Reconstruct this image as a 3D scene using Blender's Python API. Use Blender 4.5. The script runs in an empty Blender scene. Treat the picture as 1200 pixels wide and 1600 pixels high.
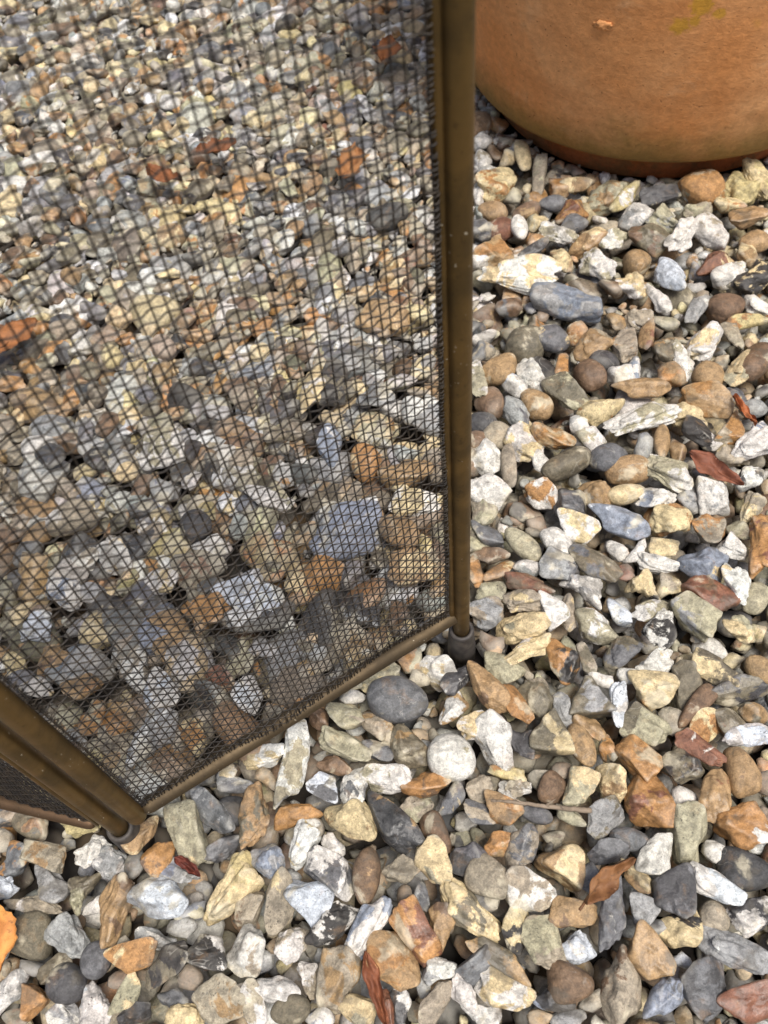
import bpy, bmesh, math, random
import numpy as np
from mathutils import Matrix, Vector

# ------------------------------------------------------------------ camera, sky, sun, exposure
scn = bpy.context.scene
CAM_H, FPX = 0.40, 1400.0                       # metres above the gravel; focal length in photo pixels
_n = np.array([126., 905., FPX]); _n /= np.linalg.norm(_n)   # plumb line seen by the camera
_Z = -_n; _Y = np.array([0, 0, 1.]) - _n[2] * _n; _Y /= np.linalg.norm(_Y); _X = np.cross(_Y, _Z)
CM = np.array([_X, _Y, _Z]); CP = np.array([0, 0, CAM_H])
cam_d = bpy.data.cameras.new('camera'); cam = bpy.data.objects.new('camera', cam_d)
scn.collection.objects.link(cam); scn.camera = cam
R3 = np.stack([CM @ [1, 0, 0], CM @ [0, -1, 0], CM @ [0, 0, -1]], 1)
m4 = np.eye(4); m4[:3, :3] = R3; m4[:3, 3] = CP
cam.matrix_world = Matrix(m4.tolist())
cam_d.sensor_fit = 'VERTICAL'; cam_d.sensor_height = 32.0; cam_d.lens = 32.0 * FPX / 1600.0
cam_d.clip_start = 0.01; cam_d.clip_end = 500
cam_d.dof.use_dof = True; cam_d.dof.focus_distance = 0.40
cam_d.dof.aperture_fstop = cam_d.lens / 1.5     # a 1.5 mm wide pupil, as in a phone

SUN_EL, SUN_AZ = math.radians(70), math.radians(146)   # azimuth from +Y towards +X
world = bpy.data.worlds.new('World'); scn.world = world; world.use_nodes = True
wn = world.node_tree.nodes; wl = world.node_tree.links; wn.clear()
sky = wn.new('ShaderNodeTexSky'); sky.sky_type = 'NISHITA'; sky.sun_disc = False
sky.sun_elevation = SUN_EL; sky.sun_rotation = SUN_AZ
sky.air_density = 1.0; sky.dust_density = 5.0; sky.ozone_density = 0.8
bg = wn.new('ShaderNodeBackground'); bg.inputs['Strength'].default_value = 0.082
wo = wn.new('ShaderNodeOutputWorld')
wl.new(sky.outputs[0], bg.inputs[0]); wl.new(bg.outputs[0], wo.inputs[0])
sun_d = bpy.data.lights.new('sun', 'SUN'); sun_d.energy = 2.4; sun_d.angle = math.radians(22)
sun_d.color = (1.0, 0.975, 0.93)
sun = bpy.data.objects.new('sun', sun_d); scn.collection.objects.link(sun)
sv = Vector((math.sin(SUN_AZ) * math.cos(SUN_EL), math.cos(SUN_AZ) * math.cos(SUN_EL), math.sin(SUN_EL)))
sun.rotation_euler = sv.to_track_quat('Z', 'Y').to_euler(); sun.location = sv * 5
vs = scn.view_settings; vs.view_transform = 'Standard'; vs.look = 'None'; vs.gamma = 1.0
vs.use_curve_mapping = False; vs.exposure = 0.76

# ------------------------------------------------------------------ helpers
rng = np.random.default_rng(11); random.seed(11)
COL = scn.collection.objects

def un(px, py, z=0.0):
    """point of the place at height z seen at a photo pixel"""
    d = CM @ np.array([(px - 600) / FPX, (py - 800) / FPX, 1.0])
    return CP + d * ((z - CAM_H) / d[2])

def proj(P):
    c = (np.atleast_2d(P) - CP) @ CM
    return np.stack([600 + FPX * c[:, 0] / c[:, 2], 800 + FPX * c[:, 1] / c[:, 2], c[:, 2]], 1)

def lin(rgb):
    a = np.array(rgb, float) / 255.0
    return np.where(a <= 0.04045, a / 12.92, ((a + 0.055) / 1.055) ** 2.4)

def mesh_from(name, V, Fc, smooth=True):
    me = bpy.data.meshes.new(name)
    V = np.asarray(V, np.float32)
    if isinstance(Fc, np.ndarray):
        k = Fc.shape[1]; nf = len(Fc)
        me.vertices.add(len(V)); me.vertices.foreach_set('co', V.ravel())
        me.loops.add(nf * k); me.loops.foreach_set('vertex_index', Fc.astype(np.int32).ravel())
        me.polygons.add(nf); me.polygons.foreach_set('loop_start', np.arange(0, nf * k, k, dtype=np.int32))
        me.update(calc_edges=True)
    else:
        me.from_pydata(V.tolist(), [], Fc)
    me.polygons.foreach_set('use_smooth', np.full(len(me.polygons), smooth)); me.update()
    return me

def add(name, me, mat=None, parent=None, **props):
    o = bpy.data.objects.new(name, me); COL.link(o)
    if mat is not None and me is not None and not me.materials: me.materials.append(mat)
    if parent is not None: o.parent = parent
    for k, v in props.items(): o[k] = v
    return o

def frames(P):
    P = np.asarray(P, float); T = np.gradient(P, axis=0); T /= np.linalg.norm(T, axis=1)[:, None]
    ref = np.array([0, 0, 1.]) if abs(T[:, 2]).mean() < 0.8 else np.array([1., 0.2, 0])
    A = np.cross(T, ref); A /= np.linalg.norm(A, axis=1)[:, None]
    return P, A, np.cross(A, T)

def tube(P, r, n=8, caps=True):
    """tapered tube along a polyline"""
    P, A, B = frames(P); m = len(P); r = np.broadcast_to(np.asarray(r, float), (m,))
    t = np.arange(n) * 2 * np.pi / n
    V = P[:, None] + r[:, None, None] * (A[:, None] * np.cos(t)[None, :, None] + B[:, None] * np.sin(t)[None, :, None])
    V = V.reshape(-1, 3); i = np.arange(m - 1)[:, None] * n; j = np.arange(n)[None]; k = (j + 1) % n
    Q = np.stack([i + j, i + n + j, i + n + k, i + k], -1).reshape(-1, 4)
    Fc = Q.tolist()
    if caps: Fc += [list(range(n)), list(range((m - 1) * n, m * n))[::-1]]
    return V, Fc

def lathe(prof, n=48):
    pr = np.array(prof, float); t = np.arange(n) * 2 * np.pi / n
    V = np.stack([pr[:, 0:1] * np.cos(t), pr[:, 0:1] * np.sin(t), np.repeat(pr[:, 1:2], n, 1)], -1).reshape(-1, 3)
    m = len(pr); i = np.arange(m - 1)[:, None] * n; j = np.arange(n)[None]; k = (j + 1) % n
    return V, np.stack([i + j, i + k, i + n + k, i + n + j], -1).reshape(-1, 4).tolist()

class NT:
    """small node-tree writer"""
    def __init__(s, name):
        s.m = bpy.data.materials.new(name); s.m.use_nodes = True; s.t = s.m.node_tree; s.t.nodes.clear()
        s.out = s.n('ShaderNodeOutputMaterial'); s.b = s.n('ShaderNodeBsdfPrincipled')
        s.l(s.b.outputs[0], s.out.inputs[0])
    def n(s, k, **kw):
        x = s.t.nodes.new(k)
        for a, v in kw.items(): setattr(x, a, v)
        return x
    def l(s, a, b): s.t.links.new(a, b)
    def put(s, v, inp):
        if hasattr(v, 'links') or hasattr(v, 'is_linked'): s.l(v, inp)
        else: inp.default_value = v
    def noise(s, vec, scale, detail=3, rough=0.55, dist=0.0):
        x = s.n('ShaderNodeTexNoise'); s.l(vec, x.inputs['Vector'])
        x.inputs['Scale'].default_value = scale; x.inputs['Detail'].default_value = detail
        x.inputs['Roughness'].default_value = rough; x.inputs['Distortion'].default_value = dist
        return x.outputs[0]
    def math(s, op, a, b=0.0, c=None):
        x = s.n('ShaderNodeMath', operation=op); s.put(a, x.inputs[0]); s.put(b, x.inputs[1])
        if c is not None: s.put(c, x.inputs[2])
        return x.outputs[0]
    def step(s, v, lo, hi, o0=0.0, o1=1.0):
        x = s.n('ShaderNodeMapRange', interpolation_type='SMOOTHSTEP'); s.put(v, x.inputs[0]); s.put(lo, x.inputs[1]); s.put(hi, x.inputs[2])
        x.inputs[3].default_value = o0; x.inputs[4].default_value = o1
        return x.outputs[0]
    def mix(s, f, a, b, mode='MIX'):
        x = s.n('ShaderNodeMix', data_type='RGBA', blend_type=mode); s.put(f, x.inputs[0]); s.put(a, x.inputs[6]); s.put(b, x.inputs[7])
        return x.outputs[2]
    def bump(s, h, strength, dist, normal=None):
        x = s.n('ShaderNodeBump'); s.put(strength, x.inputs['Strength']); x.inputs['Distance'].default_value = dist; s.l(h, x.inputs['Height'])
        if normal is not None: s.l(normal, x.inputs['Normal'])
        return x.outputs[0]

def rgba(c): return tuple(float(v) for v in lin(c)) + (1.0,)

# ------------------------------------------------------------------ materials
def stone_material(name, atype):
    t = NT(name)
    P = t.n('ShaderNodeNewGeometry'); pos = P.outputs['Position']
    def attr(nm): return t.n('ShaderNodeAttribute', attribute_type=atype, attribute_name=nm)
    c1, c2, prm = attr('c1').outputs['Color'], attr('c2').outputs['Color'], attr('prm').outputs['Vector']
    sp = t.n('ShaderNodeSeparateXYZ'); t.l(prm, sp.inputs[0])
    mixv, speck, gloss = sp.outputs
    big = t.noise(pos, 70, 6, 0.60, 0.5)
    mask = t.step(big, t.math('SUBTRACT', mixv, 0.02), t.math('ADD', mixv, 0.025))
    col = t.mix(mask, c1, c2)
    mid = t.noise(pos, 260, 5, 0.65, 0.4)
    col = t.mix(1.0, col, t.step(mid, 0.28, 0.72, 0.54, 1.24), 'MULTIPLY')
    # hue drift: some of the second colour bleeds in, a little ochre iron staining
    stain = t.math('MULTIPLY', t.step(t.noise(pos, 130, 4, 0.6, 0.5), 0.56, 0.74), 0.16)
    col = t.mix(stain, col, rgba((186, 140, 84)))
    # dark pores of the chalky rind
    por = t.step(t.noise(pos, 900, 3, 0.7), 0.57, 0.66)
    clus = t.step(t.noise(pos, 160, 3, 0.5), 0.42, 0.62)
    col = t.mix(t.math('MULTIPLY', t.math('MULTIPLY', por, clus), speck), col, rgba((58, 54, 48)))
    fine = t.noise(pos, 1300, 4, 0.7)
    col = t.mix(1.0, col, t.step(fine, 0.30, 0.70, 0.74, 1.16), 'MULTIPLY')
    # crust: leftover chalky rind and, elsewhere, glassy dark windows
    crust = t.step(t.noise(pos, 50, 6, 0.58, 0.35), 0.585, 0.66)
    col = t.mix(t.math('MULTIPLY', crust, 0.6), col, t.mix(1.0, rgba((206, 196, 170)), t.step(mid, 0.3, 0.7, 0.7, 1.1), 'MULTIPLY'))
    off = t.n('ShaderNodeVectorMath', operation='ADD'); t.l(pos, off.inputs[0]); off.inputs[1].default_value = (3.1, 1.7, 0.4)
    win = t.step(t.noise(off.outputs[0], 56, 6, 0.58, 0.4), 0.575, 0.66)
    col = t.mix(t.math('MULTIPLY', win, 0.55), col, rgba((86, 80, 70)))
    # thin healed cracks, only here and there
    rid = t.math('ABSOLUTE', t.math('SUBTRACT', t.noise(off.outputs[0], 48, 3, 0.5, 1.0), 0.5))
    vein = t.math('MULTIPLY', t.step(rid, 0.0, 0.010, 1.0, 0.0), t.math('MULTIPLY', t.step(t.noise(pos, 40, 2), 0.52, 0.62), 0.22))
    col = t.mix(vein, col, rgba((205, 200, 188)))
    # knocked pale edges
    col = t.mix(t.step(P.outputs['Pointiness'], 0.53, 0.62, 0.0, 0.30), col, rgba((214, 208, 192)))
    t.l(col, t.b.inputs['Base Color'])
    t.l(t.math('ADD', t.step(gloss, 0, 1, 0.68, 0.30), t.math('MULTIPLY', t.math('SUBTRACT', mid, 0.5), 0.3)), t.b.inputs['Roughness'])
    t.b.inputs['Specular IOR Level'].default_value = 0.42
    h = t.math('ADD', t.math('MULTIPLY', t.noise(pos, 420, 6, 0.72), 0.9), t.math('MULTIPLY', t.noise(pos, 110, 4, 0.55, 0.6), 1.5))
    h = t.math('SUBTRACT', h, t.math('MULTIPLY', t.math('MULTIPLY', por, clus), t.math('MULTIPLY', speck, 0.4)))
    t.l(t.bump(h, t.step(gloss, 0, 1, 0.55, 0.25), 0.0022), t.b.inputs['Normal'])
    return t.m

MAT_STONE = stone_material('flint_stone', 'OBJECT')
MAT_GRAVEL = stone_material('flint_gravel', 'GEOMETRY')

def ground_material():
    t = NT('gravel_ground'); P = t.n('ShaderNodeNewGeometry').outputs['Position']
    v = t.n('ShaderNodeTexVoronoi'); t.l(P, v.inputs['Vector']); v.inputs['Scale'].default_value = 60
    r = t.n('ShaderNodeValToRGB'); r.color_ramp.interpolation = 'CONSTANT'
    sx = t.n('ShaderNodeSeparateColor'); t.l(v.outputs['Color'], sx.inputs[0]); t.l(sx.outputs[0], r.inputs[0])
    pal = [(60, 57, 52), (120, 110, 96), (92, 78, 60), (128, 122, 112), (80, 80, 80), (110, 90, 66)]  # ground tones set dark, putting shade into the gaps between stones
    for i, c in enumerate(pal):
        e = r.color_ramp.elements[i] if i < 2 else r.color_ramp.elements.new(i / 6)
        e.position = i / 6; e.color = rgba(c)
    soil = t.mix(t.noise(P, 300, 4), rgba((30, 27, 24)), rgba((58, 50, 42)))
    col = t.mix(t.step(v.outputs['Distance'], 0.35, 0.6), r.outputs[0], soil)
    t.l(col, t.b.inputs['Base Color']); t.b.inputs['Roughness'].default_value = 0.9
    t.l(t.bump(t.math('SUBTRACT', 1.0, v.outputs['Distance']), 0.8, 0.01), t.b.inputs['Normal'])
    return t.m

def brass_material(name, c1, c2, c3, rough):
    t = NT(name); P = t.n('ShaderNodeNewGeometry').outputs['Position']
    a = t.noise(P, 45, 5, 0.6, 0.6); b = t.noise(P, 420, 4, 0.6)
    st = t.n('ShaderNodeMapping'); t.l(P, st.inputs[0]); st.inputs['Scale'].default_value = (1, 1, 0.12)
    s = t.noise(st.outputs[0], 600, 3, 0.6)
    col = t.mix(t.step(a, 0.35, 0.68), rgba(c1), rgba(c2))
    col = t.mix(t.step(b, 0.58, 0.78, 0, 0.6), col, rgba(c3))
    dust = t.math('MULTIPLY', t.step(t.noise(P, 700, 2, 0.4), 0.70, 0.74), t.step(t.noise(P, 60, 3), 0.5, 0.6))
    col = t.mix(t.math('MULTIPLY', dust, 0.8), col, rgba((188, 178, 156)))
    t.l(col, t.b.inputs['Base Color']); t.l(t.math('SUBTRACT', 0.85, t.math('MULTIPLY', dust, 0.7)), t.b.inputs['Metallic'])
    t.l(t.math('ADD', t.math('MULTIPLY', a, 0.25), t.math('ADD', t.math('MULTIPLY', s, 0.16), rough)), t.b.inputs['Roughness'])
    t.l(t.bump(t.math('ADD', s, b), 0.12, 0.0006), t.b.inputs['Normal'])
    return t.m
MAT_BRASS = brass_material('aged_brass', (124, 100, 60), (96, 79, 50), (64, 53, 38), 0.28)
MAT_RAIL = brass_material('tarnished_brass_rail', (98, 84, 64), (80, 69, 54), (60, 53, 44), 0.46)
MAT_COPPER = brass_material('reddened_brass', (106, 84, 64), (92, 74, 56), (72, 60, 48), 0.44)

def wire_material():
    t = NT('dark_wire'); P = t.n('ShaderNodeNewGeometry').outputs['Position']
    col = t.mix(t.step(t.noise(P, 120, 4), 0.4, 0.7), rgba((38, 33, 29)), rgba((62, 53, 42)))
    t.l(col, t.b.inputs['Base Color']); t.b.inputs['Metallic'].default_value = 0.35; t.b.inputs['Roughness'].default_value = 0.5
    return t.m
MAT_WIRE = wire_material()

def foot_material():
    t = NT('grey_rubber'); P = t.n('ShaderNodeNewGeometry').outputs['Position']
    col = t.mix(t.step(t.noise(P, 250, 5), 0.3, 0.7), rgba((46, 42, 40)), rgba((74, 68, 62)))
    t.l(col, t.b.inputs['Base Color']); t.b.inputs['Roughness'].default_value = 0.62
    t.l(t.bump(t.noise(P, 900, 4), 0.25, 0.0005), t.b.inputs['Normal'])
    return t.m
MAT_FOOT = foot_material()

def pot_point(px, py):
    """where the line of sight of a photo pixel meets the pot's belly"""
    d = CM @ np.array([(px - 600) / FPX, (py - 800) / FPX, 1.0]); t = np.linspace(.2, 1.2, 4000)[:, None]
    Q = CP + d * t; rr = np.hypot(Q[:, 0] - POT[0], Q[:, 1] - POT[1]); pz = np.array(prof)
    R_ = np.interp(Q[:, 2], pz[3:, 1], pz[3:, 0]); return Q[np.argmax((rr < R_) & (Q[:, 2] > 0))]
def pot_material():
    t = NT('terracotta'); tc = t.n('ShaderNodeTexCoord').outputs['Object']
    sp = t.n('ShaderNodeSeparateXYZ'); t.l(tc, sp.inputs[0]); z = sp.outputs[2]
    st = t.n('ShaderNodeMapping'); t.l(tc, st.inputs[0]); st.inputs['Scale'].default_value = (1, 1, 3.5)
    rings = t.noise(st.outputs[0], 16, 5, 0.6, 0.3)
    big = t.noise(tc, 9, 5, 0.6, 0.6); fine = t.noise(tc, 240, 5, 0.7)
    col = t.mix(t.step(big, 0.32, 0.68), rgba((206, 138, 80)), rgba((216, 160, 108)))
    col = t.mix(t.step(rings, 0.45, 0.72, 0, 0.40), col, rgba((176, 116, 66)))
    col = t.mix(t.step(t.noise(tc, 34, 6, 0.7, 0.4), 0.55, 0.75, 0, 0.5), col, rgba((214, 170, 126)))
    # ragged green-brown band above the foot, fading out up the belly
    az = t.math('ADD', z, t.math('MULTIPLY', t.math('SUBTRACT', t.noise(tc, 28, 5, 0.65, 0.5), 0.5), 0.06))
    band = t.math('MULTIPLY', t.step(az, 0.0, 0.015), t.step(az, 0.018, 0.060, 1.0, 0.0))
    col = t.mix(t.math('MULTIPLY', band, 0.8), col, rgba((112, 96, 46)))
    # fresh orange clay on the foot below
    col = t.mix(t.step(z, 0.013, 0.017, 0.75, 0.0), col, t.mix(t.step(t.noise(tc, 40, 5, 0.65), 0.42, 0.62), rgba((196, 96, 40)), rgba((132, 84, 42))))
    # yellow lichen dabs
    v = t.n('ShaderNodeTexVoronoi'); t.l(tc, v.inputs['Vector']); v.inputs['Scale'].default_value = 42; v.inputs['Randomness'].default_value = 1
    lich = t.math('MULTIPLY', t.step(v.outputs['Distance'], 0.16, 0.30, 1, 0), t.step(t.noise(tc, 11, 3), 0.56, 0.64))
    lich = t.math('MULTIPLY', lich, t.step(z, 0.085, 0.10))
    for sx_, sy_, rad in ((1062, 42, .006), (1098, 8, .007), (1125, 22, .004), (1085, 34, .0035)):
        d = t.n('ShaderNodeVectorMath', operation='DISTANCE'); t.l(tc, d.inputs[0]); d.inputs[1].default_value = (pot_point(sx_, sy_) - np.array([POT[0], POT[1], 0])).tolist()
        dd = t.math('ADD', d.outputs['Value'], t.math('MULTIPLY', t.math('SUBTRACT', t.noise(tc, 260, 4, 0.6), 0.5), rad * 1.6))
        lich = t.math('MAXIMUM', lich, t.step(dd, rad * .55, rad * 1.1, 1, 0))
    col = t.mix(t.math('MULTIPLY', lich, 0.75), col, rgba((196, 148, 40)))
    # pits
    pit = t.step(t.noise(tc, 420, 3, 0.5), 0.68, 0.74)
    col = t.mix(t.math('MULTIPLY', pit, 0.5), col, rgba((96, 58, 34)))
    col = t.mix(1.0, col, t.step(fine, 0.25, 0.75, 0.82, 1.12), 'MULTIPLY')
    t.l(col, t.b.inputs['Base Color']); t.b.inputs['Roughness'].default_value = 0.82
    t.b.inputs['Specular IOR Level'].default_value = 0.3
    h = t.math('ADD', t.math('MULTIPLY', fine, 0.5), t.math('ADD', t.math('MULTIPLY', rings, 0.7), t.math('MULTIPLY', pit, -0.8)))
    t.l(t.bump(h, 0.5, 0.0022), t.b.inputs['Normal'])
    return t.m

def leaf_material(name, ca, cb, rough=0.72):
    t = NT(name); tc = t.n('ShaderNodeTexCoord').outputs['Object']
    a = t.noise(tc, 120, 5, 0.65, 0.5); b = t.noise(tc, 600, 4, 0.6)
    col = t.mix(t.step(a, 0.35, 0.68), rgba(ca), rgba(cb))
    col = t.mix(t.step(b, 0.55, 0.72, 0, 0.6), col, rgba([c * 0.5 for c in ca]))
    t.l(col, t.b.inputs['Base Color']); t.b.inputs['Roughness'].default_value = rough
    t.l(t.bump(t.math('ADD', a, t.math('MULTIPLY', b, 0.4)), 0.35, 0.0015), t.b.inputs['Normal'])
    return t.m

# ------------------------------------------------------------------ ground sheet
STONE_X, STONE_Y = (-0.56, 0.66), (-0.22, 1.14)       # where loose stones are built
FLOOR = -0.030
def floor_z(x, y):
    """the bed is dug a little deeper where the stones lie two deep"""
    d = np.maximum.reduce([STONE_X[0] + 0.0 - x, x - STONE_X[1], STONE_Y[0] - y, y - STONE_Y[1]])
    return FLOOR + (0.030) * np.clip(d / 0.08, 0, 1)
gx = np.unique(np.concatenate([np.linspace(-60, -1.1, 10), np.linspace(-0.95, 1.05, 26), np.linspace(1.2, 60, 10)]))
gy = np.unique(np.concatenate([np.linspace(-60, -0.6, 10), np.linspace(-0.45, 1.82, 30), np.linspace(2, 60, 10)]))
GX, GY = np.meshgrid(gx, gy); nx, ny = len(gx), len(gy)
GV = np.stack([GX.ravel(), GY.ravel(), floor_z(GX.ravel(), GY.ravel())], 1)
ii = (np.arange(ny - 1)[:, None] * nx + np.arange(nx - 1)[None]).ravel()
ground = add('gravel_ground', mesh_from('gravel_ground', GV, np.stack([ii, ii + 1, ii + nx + 1, ii + nx], 1)), ground_material(),
             kind='structure', label='bed of loose flint gravel in cream, grey, amber and brown')

# ------------------------------------------------------------------ terracotta pot
POT = (0.2503, 0.6277); FOOT_R, BELLY0, BELLY_R, BELLY_H = 0.123, 0.1426, 0.1649, 0.1687
prof = [(0.001, -0.012), (FOOT_R - 0.004, -0.012), (FOOT_R, -0.008), (FOOT_R + 0.001, 0.010), (FOOT_R + 0.006, 0.0140), (0.1330, 0.0165)]
for k in range(0, 61):
    hh = BELLY_H * k / 60 * 1.62
    q = abs(BELLY_H - hh) / BELLY_H; pw = 1.553 if hh < BELLY_H else 2.0
    base = BELLY0 if hh < BELLY_H else 0.115
    prof.append((base + (BELLY_R - base) * max(0, 1 - q ** pw) ** (1 / pw), 0.018 + hh))
top = prof[-1]
body_prof = list(prof)
rim_prof = [(top[0] - 0.004, top[1] - 0.002), (top[0] + 0.006, top[1] + 0.004), (top[0] + 0.018, top[1] + 0.008), (top[0] + 0.021, top[1] + 0.02),
            (top[0] + 0.018, top[1] + 0.034), (top[0] + 0.004, top[1] + 0.038), (top[0] - 0.008, top[1] + 0.03), (top[0] - 0.010, top[1] - 0.002)]
inner = [(top[0] - 0.010, top[1] - 0.001)] + [(r - 0.012, z) for r, z in prof[::-6] if z > 0.03 and r > 0.02][1:] + [(0.10, 0.03), (0.001, 0.03)]
MAT_POT = pot_material()
pot = add('terracotta_pot', None, None, None, label='big round-bellied terracotta pot standing on the gravel, green at its base', category='pot')
pot.location = (POT[0], POT[1], 0)
def wobble(V, a=0.0012):
    V = np.array(V); th = np.arctan2(V[:, 1], V[:, 0]); f = 1 + a * 4 * (np.sin(2 * th + 1) * 0.8 + np.sin(5 * th + 9 * V[:, 2]) * 0.25)
    V[:, 0] *= f; V[:, 1] *= f; return V
V, Fc = lathe(body_prof, 128); add('body', mesh_from('pot_body', wobble(V), Fc), MAT_POT, pot)
V, Fc = lathe(inner, 96); add('inside', mesh_from('pot_inside', wobble(V), Fc), MAT_POT, pot)
V, Fc = lathe(rim_prof, 96); add('rim', mesh_from('pot_rim', wobble(V), Fc), MAT_POT, pot)
# a small raised crumb of clay on the belly
cp = pot_point(943, 38); nrm_ = cp - np.array([POT[0], POT[1], cp[2]]); nrm_ /= np.linalg.norm(nrm_); tan_ = np.array([-nrm_[1], nrm_[0], 0])
bmc = bmesh.new(); bmesh.ops.create_icosphere(bmc, subdivisions=3, radius=1.0)
CV = np.array([v.co[:] for v in bmc.verts]); CF = np.array([[v.index for v in f.verts] for f in bmc.faces]); bmc.free()
CV = CV * (1 + .25 * np.sin(CV @ np.array([5., 3, 4])) + .15 * np.sin(CV @ np.array([-7., 9, 2])))[:, None]
CV = cp - np.array([POT[0], POT[1], 0]) + CV[:, :1] * tan_ * .0055 + CV[:, 1:2] * np.array([0, 0, .0028]) + CV[:, 2:] * nrm_ * .0018
add('clay_crumb', mesh_from('clay_crumb', CV, CF), MAT_POT, pot)

# ------------------------------------------------------------------ fire screen
RAIL_Z, SCREEN_H = 0.034, 0.56
PA, PB = un(211, 1271, RAIL_Z), un(716, 957, RAIL_Z)              # the two lower corners of the main panel
U = PB - PA; PW = np.linalg.norm(U); U /= PW; NRM = np.array([U[1], -U[0], 0.0])
POST_R = un(721, 985, 0.018); POST_L = un(188, 1294, 0.018)
screen = add('fire_screen', None, None, None,
             label='folding fire screen of aged brass tube and dark woven wire mesh, standing on gravel', category='fire screen')
base_pt = (PA + PB) / 2; base_pt[2] = 0.0; screen.location = base_pt.tolist()
def spart(name, V, Fc, mat, parent=None, smooth=True, **kw):
    V = np.array(V) - base_pt
    return add(name, mesh_from(name, V, Fc, smooth), mat, parent or screen, **kw)
def vtube(p, z0, z1, r, n=20, seg=24):
    z = np.linspace(z0, z1, seg); return tube(np.stack([np.full(seg, p[0]), np.full(seg, p[1]), z], 1), r, n)
def make_post(p, name_foot_label=None):
    V, Fc = vtube(p, 0.004, SCREEN_H + 0.012, 0.0037); o = spart('post', V, Fc, MAT_BRASS)
    fp = [(0.0037, 0.0178), (0.0040, 0.0192), (0.0050, 0.0195), (0.0058, 0.0188), (0.0060, 0.0176), (0.0059, 0.0164), (0.0061, 0.0155), (0.0064, 0.008), (0.0068, 0.002), (0.0066, -0.010), (0.0, -0.010)]
    V, Fc = lathe(fp, 32); V = V + np.array([p[0], p[1], 0]); f = spart('foot', V, Fc, MAT_FOOT, o); return o
post_right = make_post(POST_R); post_left = make_post(POST_L)
def bar(name, a, b, r, mat, n=14, end_round=True):
    a, b = np.array(a), np.array(b); L = np.linalg.norm(b - a); d = (b - a) / L
    t = np.concatenate([[0, .15 * r, .5 * r, r], np.linspace(3 * r, L - 3 * r, 14), [L - r, L - .5 * r, L - .15 * r, L]])
    rr = np.concatenate([[.25 * r, .62 * r, .88 * r, r], np.full(14, r), [r, .88 * r, .62 * r, .25 * r]])
    V, Fc = tube(a + d * t[:, None], rr, n); return spart(name, V, Fc, mat)
TOPZ = SCREEN_H
def up(p, z): return np.array([p[0], p[1], z])
ST_R = 0.0042
bar('stile', up(PA, RAIL_Z - 0.006), up(PA, TOPZ + 0.005), ST_R, MAT_BRASS, 18)
bar('stile', up(PB - U * 0.0035, RAIL_Z - 0.001), up(PB - U * 0.0035, TOPZ + 0.005), 0.0018, MAT_BRASS, 16)
bar('bottom_rail', PA + U * 0.003, PB + U * 0.0010, 0.0037, MAT_RAIL, 16)
bar('top_rail', up(PA + U * 0.003, TOPZ), up(PB, TOPZ), 0.0034, MAT_RAIL, 16)
# hinge knuckles tying the panel to its posts
for z in (0.44, 0.50):
    for p, q in ((PA, POST_L), (PB - U * 0.004, POST_R)):
        V, Fc = tube([up(p, z), up((p + q) / 2, z), up(q, z)], 0.0016, 8); spart('hinge_pin', V, Fc, MAT_BRASS)

def woven(name, O, u, nrm, width, z0, z1, px=0.0030, pz=0.0029, rw=0.00025, seed=1):
    """woven wire cloth: straight uprights, crimped cross wires, hemmed edges"""
    r = np.random.default_rng(seed); nv = int(width / px) + 1; nh = int((z1 - z0) / pz) + 1
    ph = r.uniform(0, 6, 6)
    def warp(s, h):
        e = np.sin(np.pi * np.clip(s / width, 0, 1))
        return (0.0016 * np.sin(s * 60 + ph[0] + h * 9) + 0.0011 * np.sin(h * 48 + ph[1] + s * 20) + 0.0006 * np.sin(s * 150 + h * 110 + ph[2])) * (0.25 + 0.75 * e)
    Vs, Fs, off = [], [], 0
    def put(s, h, d, rad, n):
        nonlocal off
        P = O + u * s[:, None] + nrm * (d + warp(s, h))[:, None] + np.array([0, 0, 1.0]) * (h - O[2])[:, None]
        V, Fc = tube(P, rad, n, False); Vs.append(V); Fs.append(np.array(Fc) + off); off += len(V)
    sv = np.arange(nv) * px + (width - (nv - 1) * px) / 2
    jv = r.normal(0, px * 0.035, nv)
    hz = np.linspace(z0, z1, nh)
    for i, s in enumerate(sv):
        put(s + jv[i] + px * 0.05 * np.sin(hz * 70 + i * 1.7), hz, 0.00008 * np.cos(np.pi * np.arange(nh)), rw * 1.05, 5)
    k = 0.17 * px
    so = np.sort(np.concatenate([sv - k, sv + k])); sg = np.repeat((-1.0) ** np.arange(nv), 2)
    for j in range(nh):
        h = np.full(len(so), z0 + j * pz) + r.normal(0, pz * 0.05) + pz * 0.07 * np.sin(so * 55 + j * 0.15)
        put(so, h, sg * (-1) ** j * rw * 1.8, rw, 5)
    # hem: the cloth is turned over along its edges
    for e in (px * 0.35, width - px * 0.35):
        for q in (-0.3, 0.25): put(np.full(nh, e + q * px), hz, np.full(nh, 0.0006), rw * 0.9, 4)
        for j in range(nh * 2):
            h0 = z0 + j * pz / 2 + r.normal(0, pz * 0.12)
            s0 = np.array([e - px * 0.55, e, e + px * 0.55]) + r.normal(0, px * 0.08)
            put(s0, np.array([h0 - 0.0004, h0, h0 + 0.0005]) + r.normal(0, 0.0003, 3), np.array([0.0002, 0.0011, 0.0002]), rw * 0.85, 4)
    for j in range(int(width / px * 2)):
        s0 = j * px / 2 + r.normal(0, px * 0.1)
        put(np.clip(np.array([s0, s0, s0 + 0.0003]), 0, width), np.array([z0 - 0.001, z0 + 0.0012, z0 + 0.0036]) + r.normal(0, 0.0003, 3), np.array([0.0004, 0.0012, 0.0005]), rw * 0.85, 4)
    return np.concatenate(Vs), np.concatenate(Fs)

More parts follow.
